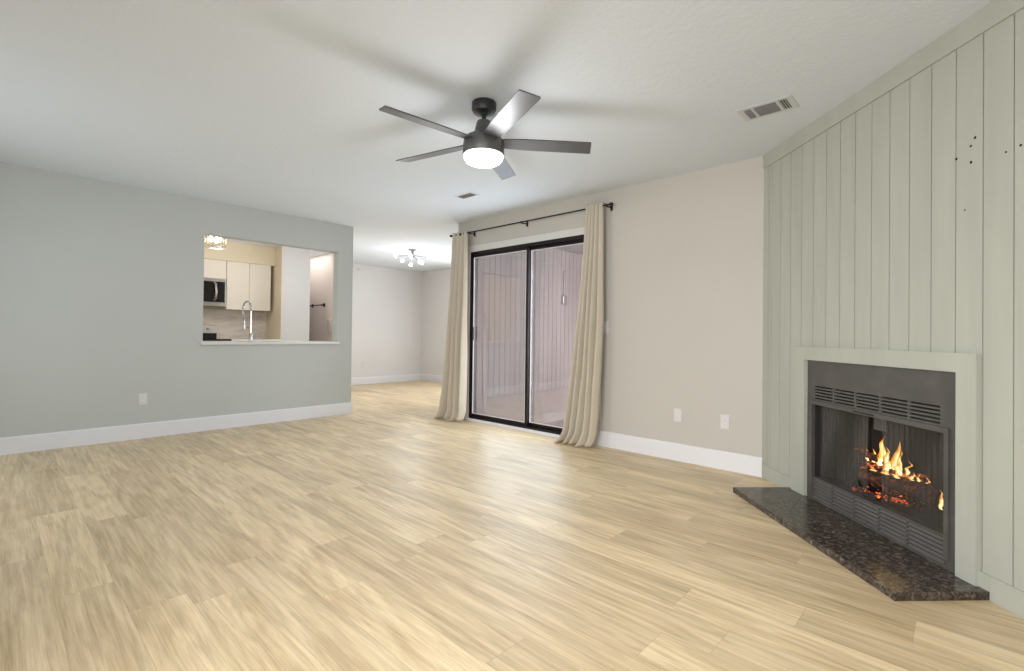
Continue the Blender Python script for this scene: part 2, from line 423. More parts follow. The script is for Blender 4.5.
# ---------------------------------------------------------------- fireplace wall (frame FW: x = along wall, y = into wall)
OX0, OX1, OZ = 0.532, 1.578, 0.914
sx0, sx1 = 0.396, 1.668
struct('wall_fireplace', slab(bmesh.new(), -0.02, SR + 0.02, 0, H, [(OX0, OX1, 0, OZ)], 0.012, 0.07), M['green'], FW, origin=(1, 0, 0), label='sage green fireplace wall behind the planks')
def plank_panel():
    bm = bmesh.new(); gw, gd = 0.0027, 0.009
    gs = [0.074] + [0.0955 + 0.1213 * k + (0.012 if k == 0 else 0) for k in range(0, 25)]
    xs = [(0.0, 0)]
    for g_ in gs:
        if g_ > SR - 0.05: break
        xs += [(g_ - gw, 0), (g_ - gw, gd), (g_ + gw, gd), (g_ + gw, 0)]
    xs.append((SR, 0))
    # split where the surround's opening begins and ends
    cut = []
    for (a, ya), (b, yb) in zip(xs, xs[1:]):
        cut.append((a, ya))
        for c in (OX0, OX1):
            if a < c < b: cut.append((c, ya))
    cut.append(xs[-1])
    for (a, ya), (b, yb) in zip(cut, cut[1:]):
        z0 = 0.94 if (a + b) / 2 > OX0 and (a + b) / 2 < OX1 else 0.05
        bm.faces.new([bm.verts.new(p) for p in ((a, ya, z0), (b, yb, z0), (b, yb, 2.39), (a, ya, 2.39))])
    # thickness: backs of the boards
    r = bmesh.ops.remove_doubles(bm, verts=bm.verts, dist=1e-5)
    f0 = list(bm.faces)
    for (a, ya), (b, yb) in zip(cut, cut[1:]):
        if b - a < 1e-5: continue
        z0 = 0.94 if (a + b) / 2 > OX0 and (a + b) / 2 < OX1 else 0.05
        bm.faces.new([bm.verts.new(p) for p in ((a, 0.0118, z0), (b, 0.0118, z0), (b, 0.0118, 2.39), (a, 0.0118, 2.39))])
    return bm
wp = struct('wall_fireplace_planks', plank_panel(), M['green'], FW, origin=(1, 0, 0), label='sage green vertical plank panelling')
for (s, z, r) in ((1.637, 1.914, .006), (1.619, 1.885, .005), (1.553, 1.853, .006), (1.62, 1.815, .006), (1.763, 1.805, .004), (1.818, 1.811, .005), (1.593, 1.617, .0035)):
    part_label(obj('screw_hole', lathe(bmesh.new(), [(r, 0), (r * 0.8, 0.0012), (0.0, 0.0016)], 14, (s, 0, z), Matrix.Rotation(PI / 2, 4, 'X')), M['dark_gap'], wp, FW), 'small dark screw hole')
struct('trim_fireplace_top', box(0, -0.011, 2.338, SR, 0.01, H, bev=0.0015), M['green'], FW, label='sage green board along the ceiling')
struct('trim_fireplace_left', box(0.0, -0.004, 0.1, 0.062, 0.0, 2.338), M['green'], FW, label='sage green corner board')
struct('baseboard_fireplace', box(0, -0.011, 0, 0.359, 0.01, 0.099, bev=0.0015), M['green'], FW, label='sage green bottom board left of the hearth')
struct('baseboard_fireplace', box(1.713, -0.011, 0, SR, 0.01, 0.099, bev=0.0015), M['green'], FW, label='sage green bottom board right of the hearth')
bm = box(0.359, -0.011, 0.0355, sx0, 0.01, 0.099); bx(bm, sx1, -0.011, 0.0355, 1.713, 0.01, 0.099)
struct('trim_fireplace_base', bm, M['green'], FW, label='short sage green base pieces above the hearth ends')
# flat surround around the firebox
t = tag(obj('fireplace_surround', slab(bmesh.new(), sx0, sx1, 0.0355, 0.9985, [(OX0, OX1, -0.1, OZ)], -0.024, -0.0005), M['green'], None, FW, origin=(1.0, 0, 0)),
        'flat sage green surround framing the fireplace', 'fireplace surround')
# granite hearth
bm = box(0.36, -0.405, 0.0, 1.712, -0.0005, 0.035, bev=0.003)
tag(obj('hearth_slab', bm, M['granite'], None, FW), 'polished dark brown granite hearth slab on the floor before the fireplace', 'hearth')

# ---------------------------------------------------------------- fireplace insert
fp = thing('fireplace', 'dark grey metal fireplace insert with louvred vents above and below the firebox', 'fireplace', (1.03, 0.0, 0.0), FW)
FX0, FX1, FZ0, FZ1 = 0.592, 1.508, 0.172, 0.636          # firebox opening
GX0, GX1 = 0.603, 1.480; gwid = (GX1 - GX0 - 4 * 0.014) / 5
groups = [(GX0 + k * (gwid + 0.014), GX0 + k * (gwid + 0.014) + gwid) for k in range(5)]
slots = []
for a, b in groups:
    for r in range(5): slots.append((a, b, 0.671 + r * 0.0185, 0.671 + r * 0.0185 + 0.0088))
bm = slab(bmesh.new(), OX0 + 0.001, OX1 - 0.001, 0.0352, OZ - 0.001, [(FX0, FX1, 0.045, FZ1)] + slots, 0.0, 0.012)
obj('face_panel', bm, M['fp_metal'], fp, FW)
bm = box(OX0 + 0.003, 0.03, 0.645, OX1 - 0.003, 0.034, OZ - 0.01)
part_label(obj('vent_backing', bm, M['dark_gap'], fp, FW), 'black hollow behind the upper louvres')
# angled louvre blades behind the slots
for a, b in groups:
    bm = bmesh.new()
    for r in range(6):
        z = 0.6625 + r * 0.0185
        vs = [bm.verts.new(p) for p in ((a, 0.0125, z + 0.0075), (b, 0.0125, z + 0.0075), (b, 0.026, z + 0.013), (a, 0.026, z + 0.013))]
        bm.faces.new(vs); q = [bm.verts.new(v.co + Vector((0, 0, -0.0016))) for v in vs]; bm.faces.new(q)
        for i in range(4): bm.faces.new((vs[i], vs[(i + 1) % 4], q[(i + 1) % 4], q[i]))
    obj('upper_louvre', bm, M['fp_metal'], fp, FW)
# raised lip around the firebox opening
bm = slab(bmesh.new(), FX0 - 0.022, FX1 + 0.022, FZ0 - 0.004, FZ1 + 0.024, [(FX0, FX1, FZ0 - 0.1, FZ1)], -0.011, 0.001)
obj('opening_trim', bm, M['fp_metal'], fp, FW)
bm = box(0.95, -0.0135, 0.6425, 1.10, -0.0105, 0.6495, bev=0.001)
part_label(obj('name_strip', bm, M['dark_gap'], fp, FW), 'small dark strip under the middle louvres')
# lower grille: five louvre banks with hole columns between
bm = bmesh.new()
for a, b in [(FX0 + 0.0, 0)]: pass
LZ0, LZ1 = 0.046, 0.170; nl = 6; st = (LZ1 - LZ0) / nl
def lower_bank(a, b):
    bm = bmesh.new()
    for r in range(nl):
        z0 = LZ0 + r * st; z1 = z0 + st
        prof = [(0.004, z0), (-0.004, z0 + 0.002), (0.000, z1 - 0.004), (0.010, z1), (0.016, z1), (0.012, z0)]
        p0 = [bm.verts.new((a, y, z)) for y, z in prof]; p1 = [bm.verts.new((b, y, z)) for y, z in prof]
        for i in range(6): bm.faces.new((p0[i], p0[(i + 1) % 6], p1[(i + 1) % 6], p1[i]))
        bm.faces.new(p0); bm.faces.new(p1)
    return bm
for k, (a, b) in enumerate(groups):
    a2 = FX0 + 0.012 if k == 0 else a; b2 = FX1 - 0.001 if k == 4 else b
    obj('lower_louvre', lower_bank(a2 + 0.001, b2 - 0.001), M['fp_metal'], fp, FW)
bm = box(FX0, 0.017, LZ0 - 0.005, FX1, 0.02, LZ1)
part_label(obj('lower_vent_backing', bm, M['dark_gap'], fp, FW), 'black hollow behind the lower louvres')
for k in range(4):
    bm = bmesh.new(); x = (groups[k][1] + groups[k + 1][0]) / 2
    hs = [(x - 0.0045, x + 0.0045, LZ0 + 0.006 + r * st, LZ0 + 0.006 + r * st + 0.009) for r in range(nl)]
    slab(bm, x - 0.008, x + 0.008, LZ0, LZ1, hs, -0.003, 0.004); obj('louvre_divider', bm, M['fp_metal'], fp, FW)
x = FX0 + 0.007; bm = bmesh.new()
slab(bm, x - 0.007, x + 0.006, LZ0, LZ1, [(x - 0.0045, x + 0.0035, LZ0 + 0.006 + r * st, LZ0 + 0.006 + r * st + 0.009) for r in range(nl)], -0.003, 0.004)
obj('louvre_divider', bm, M['fp_metal'], fp, FW)
# sill of the opening
obj('firebox_sill', box(FX0, 0.0, 0.168, FX1, 0.06, 0.176, bev=0.002), M['fp_metal'], fp, FW)
# firebox liner: floor, back, two slanted sides, top
D = 0.43; BX0, BX1 = 0.70, 1.42
def quadslab(bm, pts, off):
    vs = [bm.verts.new(p) for p in pts]; ws = [bm.verts.new(Vector(p) + Vector(off)) for p in pts]
    bm.faces.new(vs); bm.faces.new(ws)
    for i in range(4): bm.faces.new((vs[i], vs[(i + 1) % 4], ws[(i + 1) % 4], ws[i]))
    return bm
E0, E1, ET = FX0 - 0.03, FX1 + 0.03, 0.70
bm = quadslab(bmesh.new(), [(E0, 0.03, 0.168), (E1, 0.03, 0.168), (BX1, D, 0.168), (BX0, D, 0.168)], (0, 0, -0.02))
obj('firebox_floor', bm, M['fp_black'], fp, FW)
obj('firebox_back', quadslab(bmesh.new(), [(BX0, D, 0.15), (BX1, D, 0.15), (BX1, D, ET), (BX0, D, ET)], (0, 0.02, 0)), M['brick'], fp, FW)
obj('firebox_side', quadslab(bmesh.new(), [(E0, 0.03, 0.15), (BX0, D, 0.15), (BX0, D, ET), (E0, 0.03, ET)], (-0.015, 0, 0)), M['brick'], fp, FW)
obj('firebox_side', quadslab(bmesh.new(), [(E1, 0.03, 0.15), (BX1, D, 0.15), (BX1, D, ET), (E1, 0.03, ET)], (0.015, 0, 0)), M['brick'], fp, FW)
obj('firebox_top', quadslab(bmesh.new(), [(E0, 0.03, ET), (E1, 0.03, ET), (BX1, D, ET), (BX0, D, ET)], (0, 0, 0.02)), M['fp_black'], fp, FW)
obj('firebox_cheek', box(OX0 + 0.002, 0.034, 0.03, OX0 + 0.01, 0.06, OZ - 0.01), M['fp_black'], fp, FW)
# pleated wire mesh curtains on a rod, drawn to both sides
def pleats(x0, x1, z0, z1, n, amp, yc, flare=0.0):
    bm = bmesh.new(); K = n * 8; rows = 14; g = []
    for j in range(rows + 1):
        v = j / rows; row = []
        for i in range(K + 1):
            u = i / K; x = x0 + (x1 - x0) * u + flare * u * v
            y = yc + amp * (0.6 + 0.4 * math.sin(3.1 * v + u * 7)) * math.sin(2 * PI * n * u + 0.5 * math.sin(4 * v + u * 9))
            row.append(bm.verts.new((x, y, z1 + (z0 - z1) * v)))
        g.append(row)
    for a, b in zip(g, g[1:]):
        for i in range(K): bm.faces.new((a[i], a[i + 1], b[i + 1], b[i]))
    return bm
part_label(obj('mesh_curtain', pleats(FX0 + 0.002, 0.985, FZ0 + 0.006, FZ1 - 0.002, 13, 0.009, 0.052), M['mesh'], fp, FW, smooth='all'), 'pleated wire mesh curtain on the left half')
part_label(obj('mesh_curtain', pleats(1.09, FX1 - 0.005, FZ0 + 0.006, FZ1 - 0.002, 13, 0.008, 0.045), M['mesh'], fp, FW, smooth='all'), 'pleated wire mesh curtain on the right half')
obj('curtain_rod', tube(bmesh.new(), [(FX0 - 0.02, 0.045, FZ1 + 0.004), (FX1 + 0.02, 0.045, FZ1 + 0.004)], 0.004), M['fp_metal'], fp, FW)
part_label(obj('damper_tab', box(1.0, 0.07, 0.555, 1.085, 0.076, 0.65, bev=0.002), M['fp_metal'], fp, FW), 'square damper tab at the top of the opening')
hs = [(1.005 + 0.017 * k, 1.012 + 0.017 * k, 0.186, 0.193) for k in range(5)]
part_label(obj('air_plate', slab(bmesh.new(), 0.99, 1.092, 0.177, 0.212, hs, 0.012, 0.016), M['fp_black'], fp, FW), 'small plate with five air holes at the bottom')

# grate
gr = thing('fire_grate', 'black iron grate holding the burning logs in the fireplace', 'fire grate', (1.05, 0.16, 0.168), FW)
def gp(u, v, z): return (0.90 + 0.30 * u - 0.10 * v, 0.085 + 0.10 * u + 0.17 * v, z)      # u along the logs, v towards the back
for k in range(6):
    u = 0.04 + k * 0.18
    obj('bar', tube(bmesh.new(), [gp(u, -0.35, 0.255), gp(u, -0.28, 0.225), gp(u, 0, 0.213), gp(u, 1.0, 0.213), gp(u, 1.25, 0.24)], 0.005, 8), M['black'], gr, FW)
for v in (0.05, 0.95): obj('rail', tube(bmesh.new(), [gp(0, v, 0.203), gp(1, v, 0.203)], 0.005, 8), M['black'], gr, FW)
for u in (0.08, 0.92):
    for v in (0.05, 0.95): obj('leg', tube(bmesh.new(), [gp(u, v, 0.1685), gp(u, v, 0.200)], 0.005, 8), M['black'], gr, FW)

def log_mat(name, ember):
    m = mat(name, (38, 27, 22), 0.9); g = N(m); p = g.coord()
    a = g.noise(g.scale(p, (3, 14, 14)), 2.5, 5, 0.65); g.l(g.ramp(a, [(0.35, lin((17, 14, 13))), (0.6, lin((58, 40, 30))), (0.75, lin((92, 78, 70)))]), g.b.inputs['Base Color'])
    e = g.noise(p, 34, 5, 0.7, 0.6)
    g.l(g.ramp(e, [(0.52, (0, 0, 0, 1)), (0.60, (0.62, 0.09, 0.02, 1)), (0.70, (1.0, 0.42, 0.12, 1))]), g.b.inputs['Emission Color'])
    g.b.inputs['Emission Strength'].default_value = ember; g.bump(a, 0.8, 0.01); return m
M['log_dark'] = log_mat('charred_log', 0.25); M['log_hot'] = log_mat('burning_log', 1.3); M['ember'] = log_mat('glowing_embers', 2.2)
def log(name, a, b, r, m_, label, seed):
    a, b = Vector(a), Vector(b); d = b - a; L = d.length; bm = bmesh.new(); n, k = 22, 26; rings = []
    q = d.to_track_quat('X', 'Z')
    for i in range(k + 1):
        x = L * i / k; ring = []
        for j in range(n):
            t_ = 2 * PI * j / n
            rr = r * (1 + 0.22 * noise.noise(Vector((x * 9, math.cos(t_) * 1.3, math.sin(t_) * 1.3 + seed))) + 0.08 * noise.noise(Vector((x * 30, math.cos(t_) * 5, math.sin(t_) * 5 + seed))))
            ring.append(bm.verts.new((x + 0.012 * noise.noise(Vector((j, seed, i // k * 5.0))) * (1 if i in (0, k) else 0), rr * math.cos(t_), rr * math.sin(t_))))
        rings.append(ring)
    for p, q_ in zip(rings, rings[1:]):
        for j in range(n): bm.faces.new((p[j], p[(j + 1) % n], q_[(j + 1) % n], q_[j]))
    bm.faces.new(rings[0]); bm.faces.new(rings[-1])
    fr = FW @ Matrix.Translation(a) @ q.to_matrix().to_4x4()
    return tag(obj(name, bm, m_, None, fr, smooth=True, origin=(0, 0, 0)), label, 'log', 'firewood logs burning in the fireplace')
log('firewood_log', (0.895, 0.095, 0.262), (1.215, 0.200, 0.266), 0.045, M['log_dark'], 'large charred log across the front of the grate', 1.3)
log('firewood_log', (0.83, 0.215, 0.256), (1.10, 0.285, 0.256), 0.038, M['log_hot'], 'glowing log lying at the back of the grate', 4.1)
log('firewood_log', (0.80, 0.120, 0.405), (1.03, 0.215, 0.325), 0.020, M['log_dark'], 'thin split log slanting up to the left on top of the pile', 7.7)
log('firewood_log', (0.89, 0.150, 0.325), (1.14, 0.235, 0.322), 0.021, M['log_hot'], 'thin burning log lying along the top of the pile', 9.2)
log('firewood_log', (0.91, 0.075, 0.327), (0.83, 0.235, 0.318), 0.019, M['log_hot'], 'short stub of wood laid crosswise at the left of the pile', 12.2)
random.seed(4)
bm = bmesh.new()
for i in range(190):
    u = random.random(); v = random.random() ** 1.3; x = 0.86 + 0.32 * u - 0.08 * v; y = 0.045 + 0.13 * u + 0.15 * v; r = random.uniform(0.006, 0.014)
    rr = bmesh.ops.create_icosphere(bm, subdivisions=1, radius=r)
    for v_ in rr['verts']: v_.co = Vector((v_.co.x * random.uniform(.8, 1.3), v_.co.y, v_.co.z * 0.6)) + Vector((x, y, 0.174 + random.uniform(0, 0.012)))
tag(obj('ember_bed', bm, M['ember'], None, FW), 'bed of glowing red embers under the grate', 'embers', kind='stuff')

def flame_mat():
    m = bpy.data.materials.new('flame'); m.use_nodes = True; g = N(m); t = m.node_tree; t.nodes.remove(g.b)
    s = g.n('ShaderNodeSeparateXYZ'); g.l(g.coord('Generated'), s.inputs[0])
    lw = g.n('ShaderNodeLayerWeight'); lw.inputs[0].default_value = 0.5
    core = g.math('SUBTRACT', 1.0, lw.outputs['Facing'])
    heat = g.math('SUBTRACT', g.math('ADD', g.math('MULTIPLY', core, 0.95), 0.12), g.math('MULTIPLY', s.outputs[2], 0.45))
    nz = g.noise(g.scale(g.coord(), (30, 30, 9)), 1.0, 3); heat = g.math('ADD', heat, g.math('MULTIPLY', g.math('SUBTRACT', nz, 0.5), 0.5))
    col = g.ramp(heat, [(0.12, (0.55, 0.06, 0.004, 1)), (0.34, (1.0, 0.22, 0.012, 1)), (0.58, (1.0, 0.50, 0.07, 1)), (0.85, (1.0, 0.86, 0.45, 1))])
    em = g.n('ShaderNodeEmission'); g.l(col, em.inputs[0]); g.l(g.math('MULTIPLY', g.math('MAXIMUM', heat, 0.1), 2.6), em.inputs[1])
    tr = g.n('ShaderNodeBsdfTransparent'); mx = g.n('ShaderNodeMixShader')
    op = g.math('MULTIPLY', g.math('MINIMUM', g.math('MAXIMUM', g.math('MULTIPLY', heat, 1.5), 0.0), 1.0), 0.9)
    g.l(op, mx.inputs[0]); g.l(tr.outputs[0], mx.inputs[1]); g.l(em.outputs[0], mx.inputs[2]); g.l(mx.outputs[0], t.nodes['Material Output'].inputs[0]); return m
M['flame'] = flame_mat()
def tongue(x, y, z, h, w, lean, seed):
    bm = bmesh.new(); K, n = 22, 14; rings = []
    for i in range(K + 1):
        t_ = i / K; r = w * (math.sin(PI * min(1, (t_ * 0.78 + 0.22))) ** 0.9) * (1 - t_) ** 0.35 + 0.0006
        cx = x + lean * t_ ** 1.5 + 0.016 * noise.noise(Vector((seed, t_ * 3.2, 0))) * (t_ + 0.2) * 2
        cy = y + 0.012 * noise.noise(Vector((0, t_ * 3.2, seed)))
        rings.append([bm.verts.new((cx + r * math.cos(2 * PI * j / n) * (1 + 0.25 * noise.noise(Vector((j * .8, t_ * 5, seed)))), cy + 0.55 * r * math.sin(2 * PI * j / n), z + h * t_)) for j in range(n)])
    for a, b in zip(rings, rings[1:]):
        for j in range(n): bm.faces.new((a[j], a[(j + 1) % n], b[(j + 1) % n], b[j]))
    bm.faces.new(rings[0]); bm.faces.new(rings[-1]); return bm
fl = thing('fire', 'yellow and orange flames rising from the burning logs', 'fire', (1.0, 0.17, 0.33), FW)
for (x, y, z, h, w, ln) in ((0.930, .165, .325, .185, .030, .030), (0.895, .165, .335, .085, .017, -.012), (0.965, .17, .33, .12, .026, .010), (0.985, .19, .32, .10, .034, .01), (0.90, .17, .315, .07, .028, .0), (1.045, .18, .315, .075, .028, .01), (1.005, .18, .325, .175, .026, .055), (1.04, .19, .33, .12, .018, .02),
                         (0.86, .15, .345, .075, .013, -.015), (0.975, .165, .32, .07, .028, .0), (1.075, .19, .315, .09, .014, .015), (1.11, .20, .305, .045, .018, .0), (1.145, .20, .300, .055, .011, .012), (1.185, .21, .300, .05, .008, .01),
                         (0.94, .12, .300, .035, .028, .0), (1.00, .14, .300, .035, .034, .0), (1.06, .155, .300, .032, .030, .0), (1.12, .175, .298, .030, .026, .0), (0.815, .125, .395, .022, .008, -.01),
                         (1.25, .225, .20, .10, .012, -.004)):  # this tongue stands in for the fire's reflected glow on the side wall
    obj('flame', tongue(x, y, z, h, w, ln, x * 31 + y), M['flame'], fl, FW, smooth='all')

# ---------------------------------------------------------------- sliding patio door
dr = thing('door_1', None, None, ((DX0 + DX1) / 2, YB + 0.06, 0), kind='structure')
dr['label'] = 'dark bronze framed sliding glass door'
obj('door_frame', slab(bmesh.new(), DX0, DX1, 0.03, DZ, [(DX0 + 0.024, DX1 - 0.024, 0.052, DZ - 0.034)], YB - 0.004, YB + 0.10), M['bronze'], dr)
part_label(obj('threshold', box(DX0 - 0.01, YB - 0.035, 0.0, DX1 + 0.01, YB + 0.11, 0.03, bev=0.003), M['white'], dr), 'pale threshold strip')
XM = (DX0 + DX1) / 2 + 0.0
def panel(x0, x1, y, lab):
    p = slab(bmesh.new(), x0, x1, 0.053, DZ - 0.035, [(x0 + 0.032, x1 - 0.032, 0.088, DZ - 0.068)], y, y + 0.028)
    p = obj('door_panel', p, M['bronze'], dr); part_label(p, lab)
    obj('gasket', slab(bmesh.new(), x0 + 0.032, x1 - 0.032, 0.088, DZ - 0.068, [(x0 + 0.038, x1 - 0.038, 0.094, DZ - 0.074)], y - 0.002, y + 0.012), M['white'], p)
    obj('glass_pane', box(x0 + 0.033, y + 0.013, 0.089, x1 - 0.033, y + 0.017, DZ - 0.069), M['glass'], p); return p
pl = panel(DX0 + 0.012, XM + 0.016, YB + 0.012, 'left sliding panel')
obj('door_handle', box(DX0 + 0.045, YB - 0.012, 0.98, DX0 + 0.06, YB + 0.012, 1.14, bev=0.003), M['bronze'], pl)
panel(XM - 0.016, DX1 - 0.012, YB + 0.055, 'right fixed panel')
bm = box(DX0 - 0.055, YB - 0.012, DZ + 0.0, DX1 + 0.055, YB, DZ + 0.075, bev=0.002)
bx(bm, DX0 - 0.055, YB - 0.012, 0.0, DX0 - 0.001, YB, DZ + 0.0, bev=0.002); bx(bm, DX1 + 0.001, YB - 0.012, 0.0, DX1 + 0.055, YB, DZ + 0.0, bev=0.002)
struct('trim_1', bm, M['casing'], label='white casing around the sliding door')

# ---------------------------------------------------------------- curtains
rod_y, rod_z = YB - 0.095, 2.275
rd = thing('curtain_rod', 'thin black curtain rod above the sliding door', 'curtain rod', (-3.6, rod_y, rod_z))
obj('rod', tube(bmesh.new(), [(-4.72, rod_y, rod_z), (-2.44, rod_y, rod_z)], 0.0075, 12), M['black'], rd)
for x, sgn in ((-4.72, -1), (-2.44, 1)):
    obj('finial', lathe(bmesh.new(), [(0.0, 0.0), (0.012, 0.001), (0.016, 0.008), (0.016, 0.026), (0.012, 0.032), (0, 0.034)], 20, (x, rod_y, rod_z), Matrix.Rotation(sgn * PI / 2, 4, 'Y')), M['black'], rd, smooth=True)
for x in (-4.40, -3.545, -2.475):
    bm = box(x - 0.012, YB - 0.008, rod_z - 0.035, x + 0.012, YB - 0.0005, rod_z + 0.035, bev=0.002)
    tube(bm, [(x, YB - 0.006, rod_z - 0.005), (x, rod_y + 0.004, rod_z - 0.012)], 0.006, 10)
    tube(bm, [(x, rod_y + 0.012, rod_z - 0.008), (x, rod_y, rod_z - 0.013), (x, rod_y - 0.012, rod_z - 0.004), (x, rod_y - 0.012, rod_z + 0.012)], 0.005, 8)
    obj('bracket', bm, M['black'], rd, smooth=True)
tube_b = lathe(bmesh.new(), [(0, -0.018), (0.012, -0.014), (0.018, 0), (0.012, 0.014), (0, 0.018)], 20, (-4.535, rod_y - 0.02, rod_z - 0.01))
obj('ball_stop', tube_b, M['black'], rd, smooth=True)

def curtain(label, prof, folds, seed, amp=0.048, drag=-0.05):
    """prof: list of (z, xl, xr, yc) from top to floor"""
    bm = bmesh.new(); K = folds * 18; rows = 80; G = []
    ws = [1 + 0.55 * noise.noise(Vector((k * 1.7, seed, 0.3))) for k in range(folds)]; tot = sum(ws)
    cum = [0]
    for w_ in ws: cum.append(cum[-1] + w_ / tot)
    def lerp(z):
        for (a, b) in zip(prof, prof[1:]):
            if a[0] >= z >= b[0]:
                t_ = (a[0] - z) / (a[0] - b[0])
                return [a[i] + (b[i] - a[i]) * t_ for i in (1, 2, 3)]
        return list(prof[-1][1:])
    zt, zb = prof[0][0], prof[-1][0]
    for j in range(rows + 1):
        v = j / rows; z = zt + (zb - zt) * v; xl, xr, yc = lerp(z); row = []
        for i in range(K + 1):
            q = i / K * folds; k = min(int(q), folds - 1); fr_ = q - k; u = cum[k] + (cum[k + 1] - cum[k]) * fr_
            ph = 2 * PI * (k + fr_)
            am = amp * (0.38 + 0.62 * min(1, v * 1.6)) * (0.7 + 0.3 * ws[k]) * (1 + 0.5 * noise.noise(Vector((k * 2.3, v * 1.4, seed)))) * (1 - 0.35 * max(0, v - 0.9) * 10 * 0.5)
            y = yc + am * (math.sin(ph) + 0.36 * math.sin(2 * ph + 0.6)) + 0.014 * noise.noise(Vector((u * 4, v * 3.5, seed + 5)))
            x = xl + (xr - xl) * u + 0.012 * math.sin(2 * ph + 1.1) + 0.012 * v * noise.noise(Vector((u * 4, v * 2.5, seed + 9)))
            zz = z
            if v > 0.93:     # hem kicked out and resting on the floor
                k_ = (v - 0.93) / 0.07; k2 = k_ * k_
                y += -0.030 * k2 + 0.02 * k2 * noise.noise(Vector((u * 5, 2, seed))); x += drag * k2 * (1 - 0.7 * u) + 0.012 * k2 * noise.noise(Vector((u * 8, 5, seed)))
                zz += 0.012 * k2 * (1 + math.sin(ph * 0.5 + seed)) * u
            row.append(bm.verts.new((x, y, max(zz, 0.004))))
        G.append(row)
    for a, b in zip(G, G[1:]):
        for i in range(K): bm.faces.new((a[i], a[i + 1], b[i + 1], b[i]))
    t = thing('curtain', label, 'curtain', ((prof[0][1] + prof[0][2]) / 2, prof[0][3], 0.0), group='curtains at the sliding door')
    o = obj('curtain_panel', bm, M['linen'], t, smooth='all')
    sm = o.modifiers.new('thickness', 'SOLIDIFY'); sm.thickness = 0.003; sm.offset = 0
    for f in range(folds):                  # metal rings the rod runs through
        u = (cum[f] + cum[f + 1]) / 2; x = prof[0][1] + (prof[0][2] - prof[0][1]) * u
        obj('grommet', tube(bmesh.new(), [(x, rod_y + 0.013 * math.cos(k * PI / 8), rod_z + 0.013 * math.sin(k * PI / 8)) for k in range(16)], 0.0028, 8, closed=True), M['steel'], t)
    return t
curtain('beige linen curtain bunched at the left of the sliding door, by the dining room opening',
        [(2.300, -4.715, -4.44, YB - 0.095), (1.5, -4.75, -4.425, YB - 0.10), (0.9, -4.78, -4.41, YB - 0.11), (0.35, -4.84, -4.40, YB - 0.12), (0.004, -4.89, -4.39, YB - 0.135)], 4, 2.0)
curtain('beige linen curtain bunched at the right of the sliding door, trailing on the floor',
        [(2.315, -2.70, -2.52, YB - 0.095), (1.9, -2.725, -2.51, YB - 0.10), (1.3, -2.775, -2.50, YB - 0.105), (0.75, -2.835, -2.505, YB - 0.12), (0.30, -2.88, -2.52, YB - 0.14), (0.004, -2.925, -2.545, YB - 0.155)], 5, 6.0, 0.050, -0.07)

# ---------------------------------------------------------------- outlets and switches
def outlet(label, frame, switch=False):
    """frame: x across, -y out of the wall, z up, centred"""
    t = thing('light_switch' if switch else 'wall_outlet', label, 'light switch' if switch else 'outlet', (0, 0, 0), frame, group=None if switch else 'white wall outlets')
    obj('cover_plate', box(-0.036, -0.006, -0.058, 0.036, 0, 0.058, bev=0.003), M['white_soft'], t, frame)
    if switch: obj('rocker', box(-0.016, -0.010, -0.033, 0.016, -0.005, 0.033, bev=0.002), M['white'], t, frame)
    else:
        for zc in (-0.021, 0.021):
            r = obj('receptacle', box(-0.017, -0.008, zc - 0.015, 0.017, -0.005, zc + 0.015, bev=0.0025), M['white'], t, frame)
            bm = box(-0.009, -0.0088, zc - 0.003, -0.0065, -0.0075, zc + 0.008); bx(bm, 0.0065, -0.0088, zc - 0.003, 0.009, -0.0075, zc + 0.007); bx(bm, -0.0025, -0.0088, zc - 0.011, 0.0025, -0.0075, zc - 0.007)
            obj('slot', bm, M['outlet_dark'], r, frame)
TB = lambda x, z: Matrix.Translation((x, YB, z))
TLW = lambda y, z, x=XL: Matrix.Translation((x, y, z)) @ Matrix.Rotation(PI / 2, 4, 'Z')
outlet('white outlet on the greige wall, the one nearer the curtain', TB(-1.803, 0.386))
outlet('white outlet on the greige wall, the one nearer the fireplace', TB(-1.412, 0.378))
outlet('white rocker switch plate just right of the curtain on the greige wall', TB(-2.535, 1.135), True)
outlet('white outlet low on the grey wall below the kitchen pass-through', TLW(1.014, 0.381))
outlet('small white outlet on the dining room wall beyond the opening', TLW(5.17, 0.392, -9.07))
tag(obj('wall_hook', lathe(bmesh.new(), [(0.014, 0), (0.014, 0.006), (0.005, 0.01), (0.005, 0.03), (0, 0.032)], 16, (-9.07, 5.03, 2.34), Matrix.Rotation(PI / 2, 4, 'Y')), M['steel']),
    'tiny grey hook high on the dining room wall', 'hook')

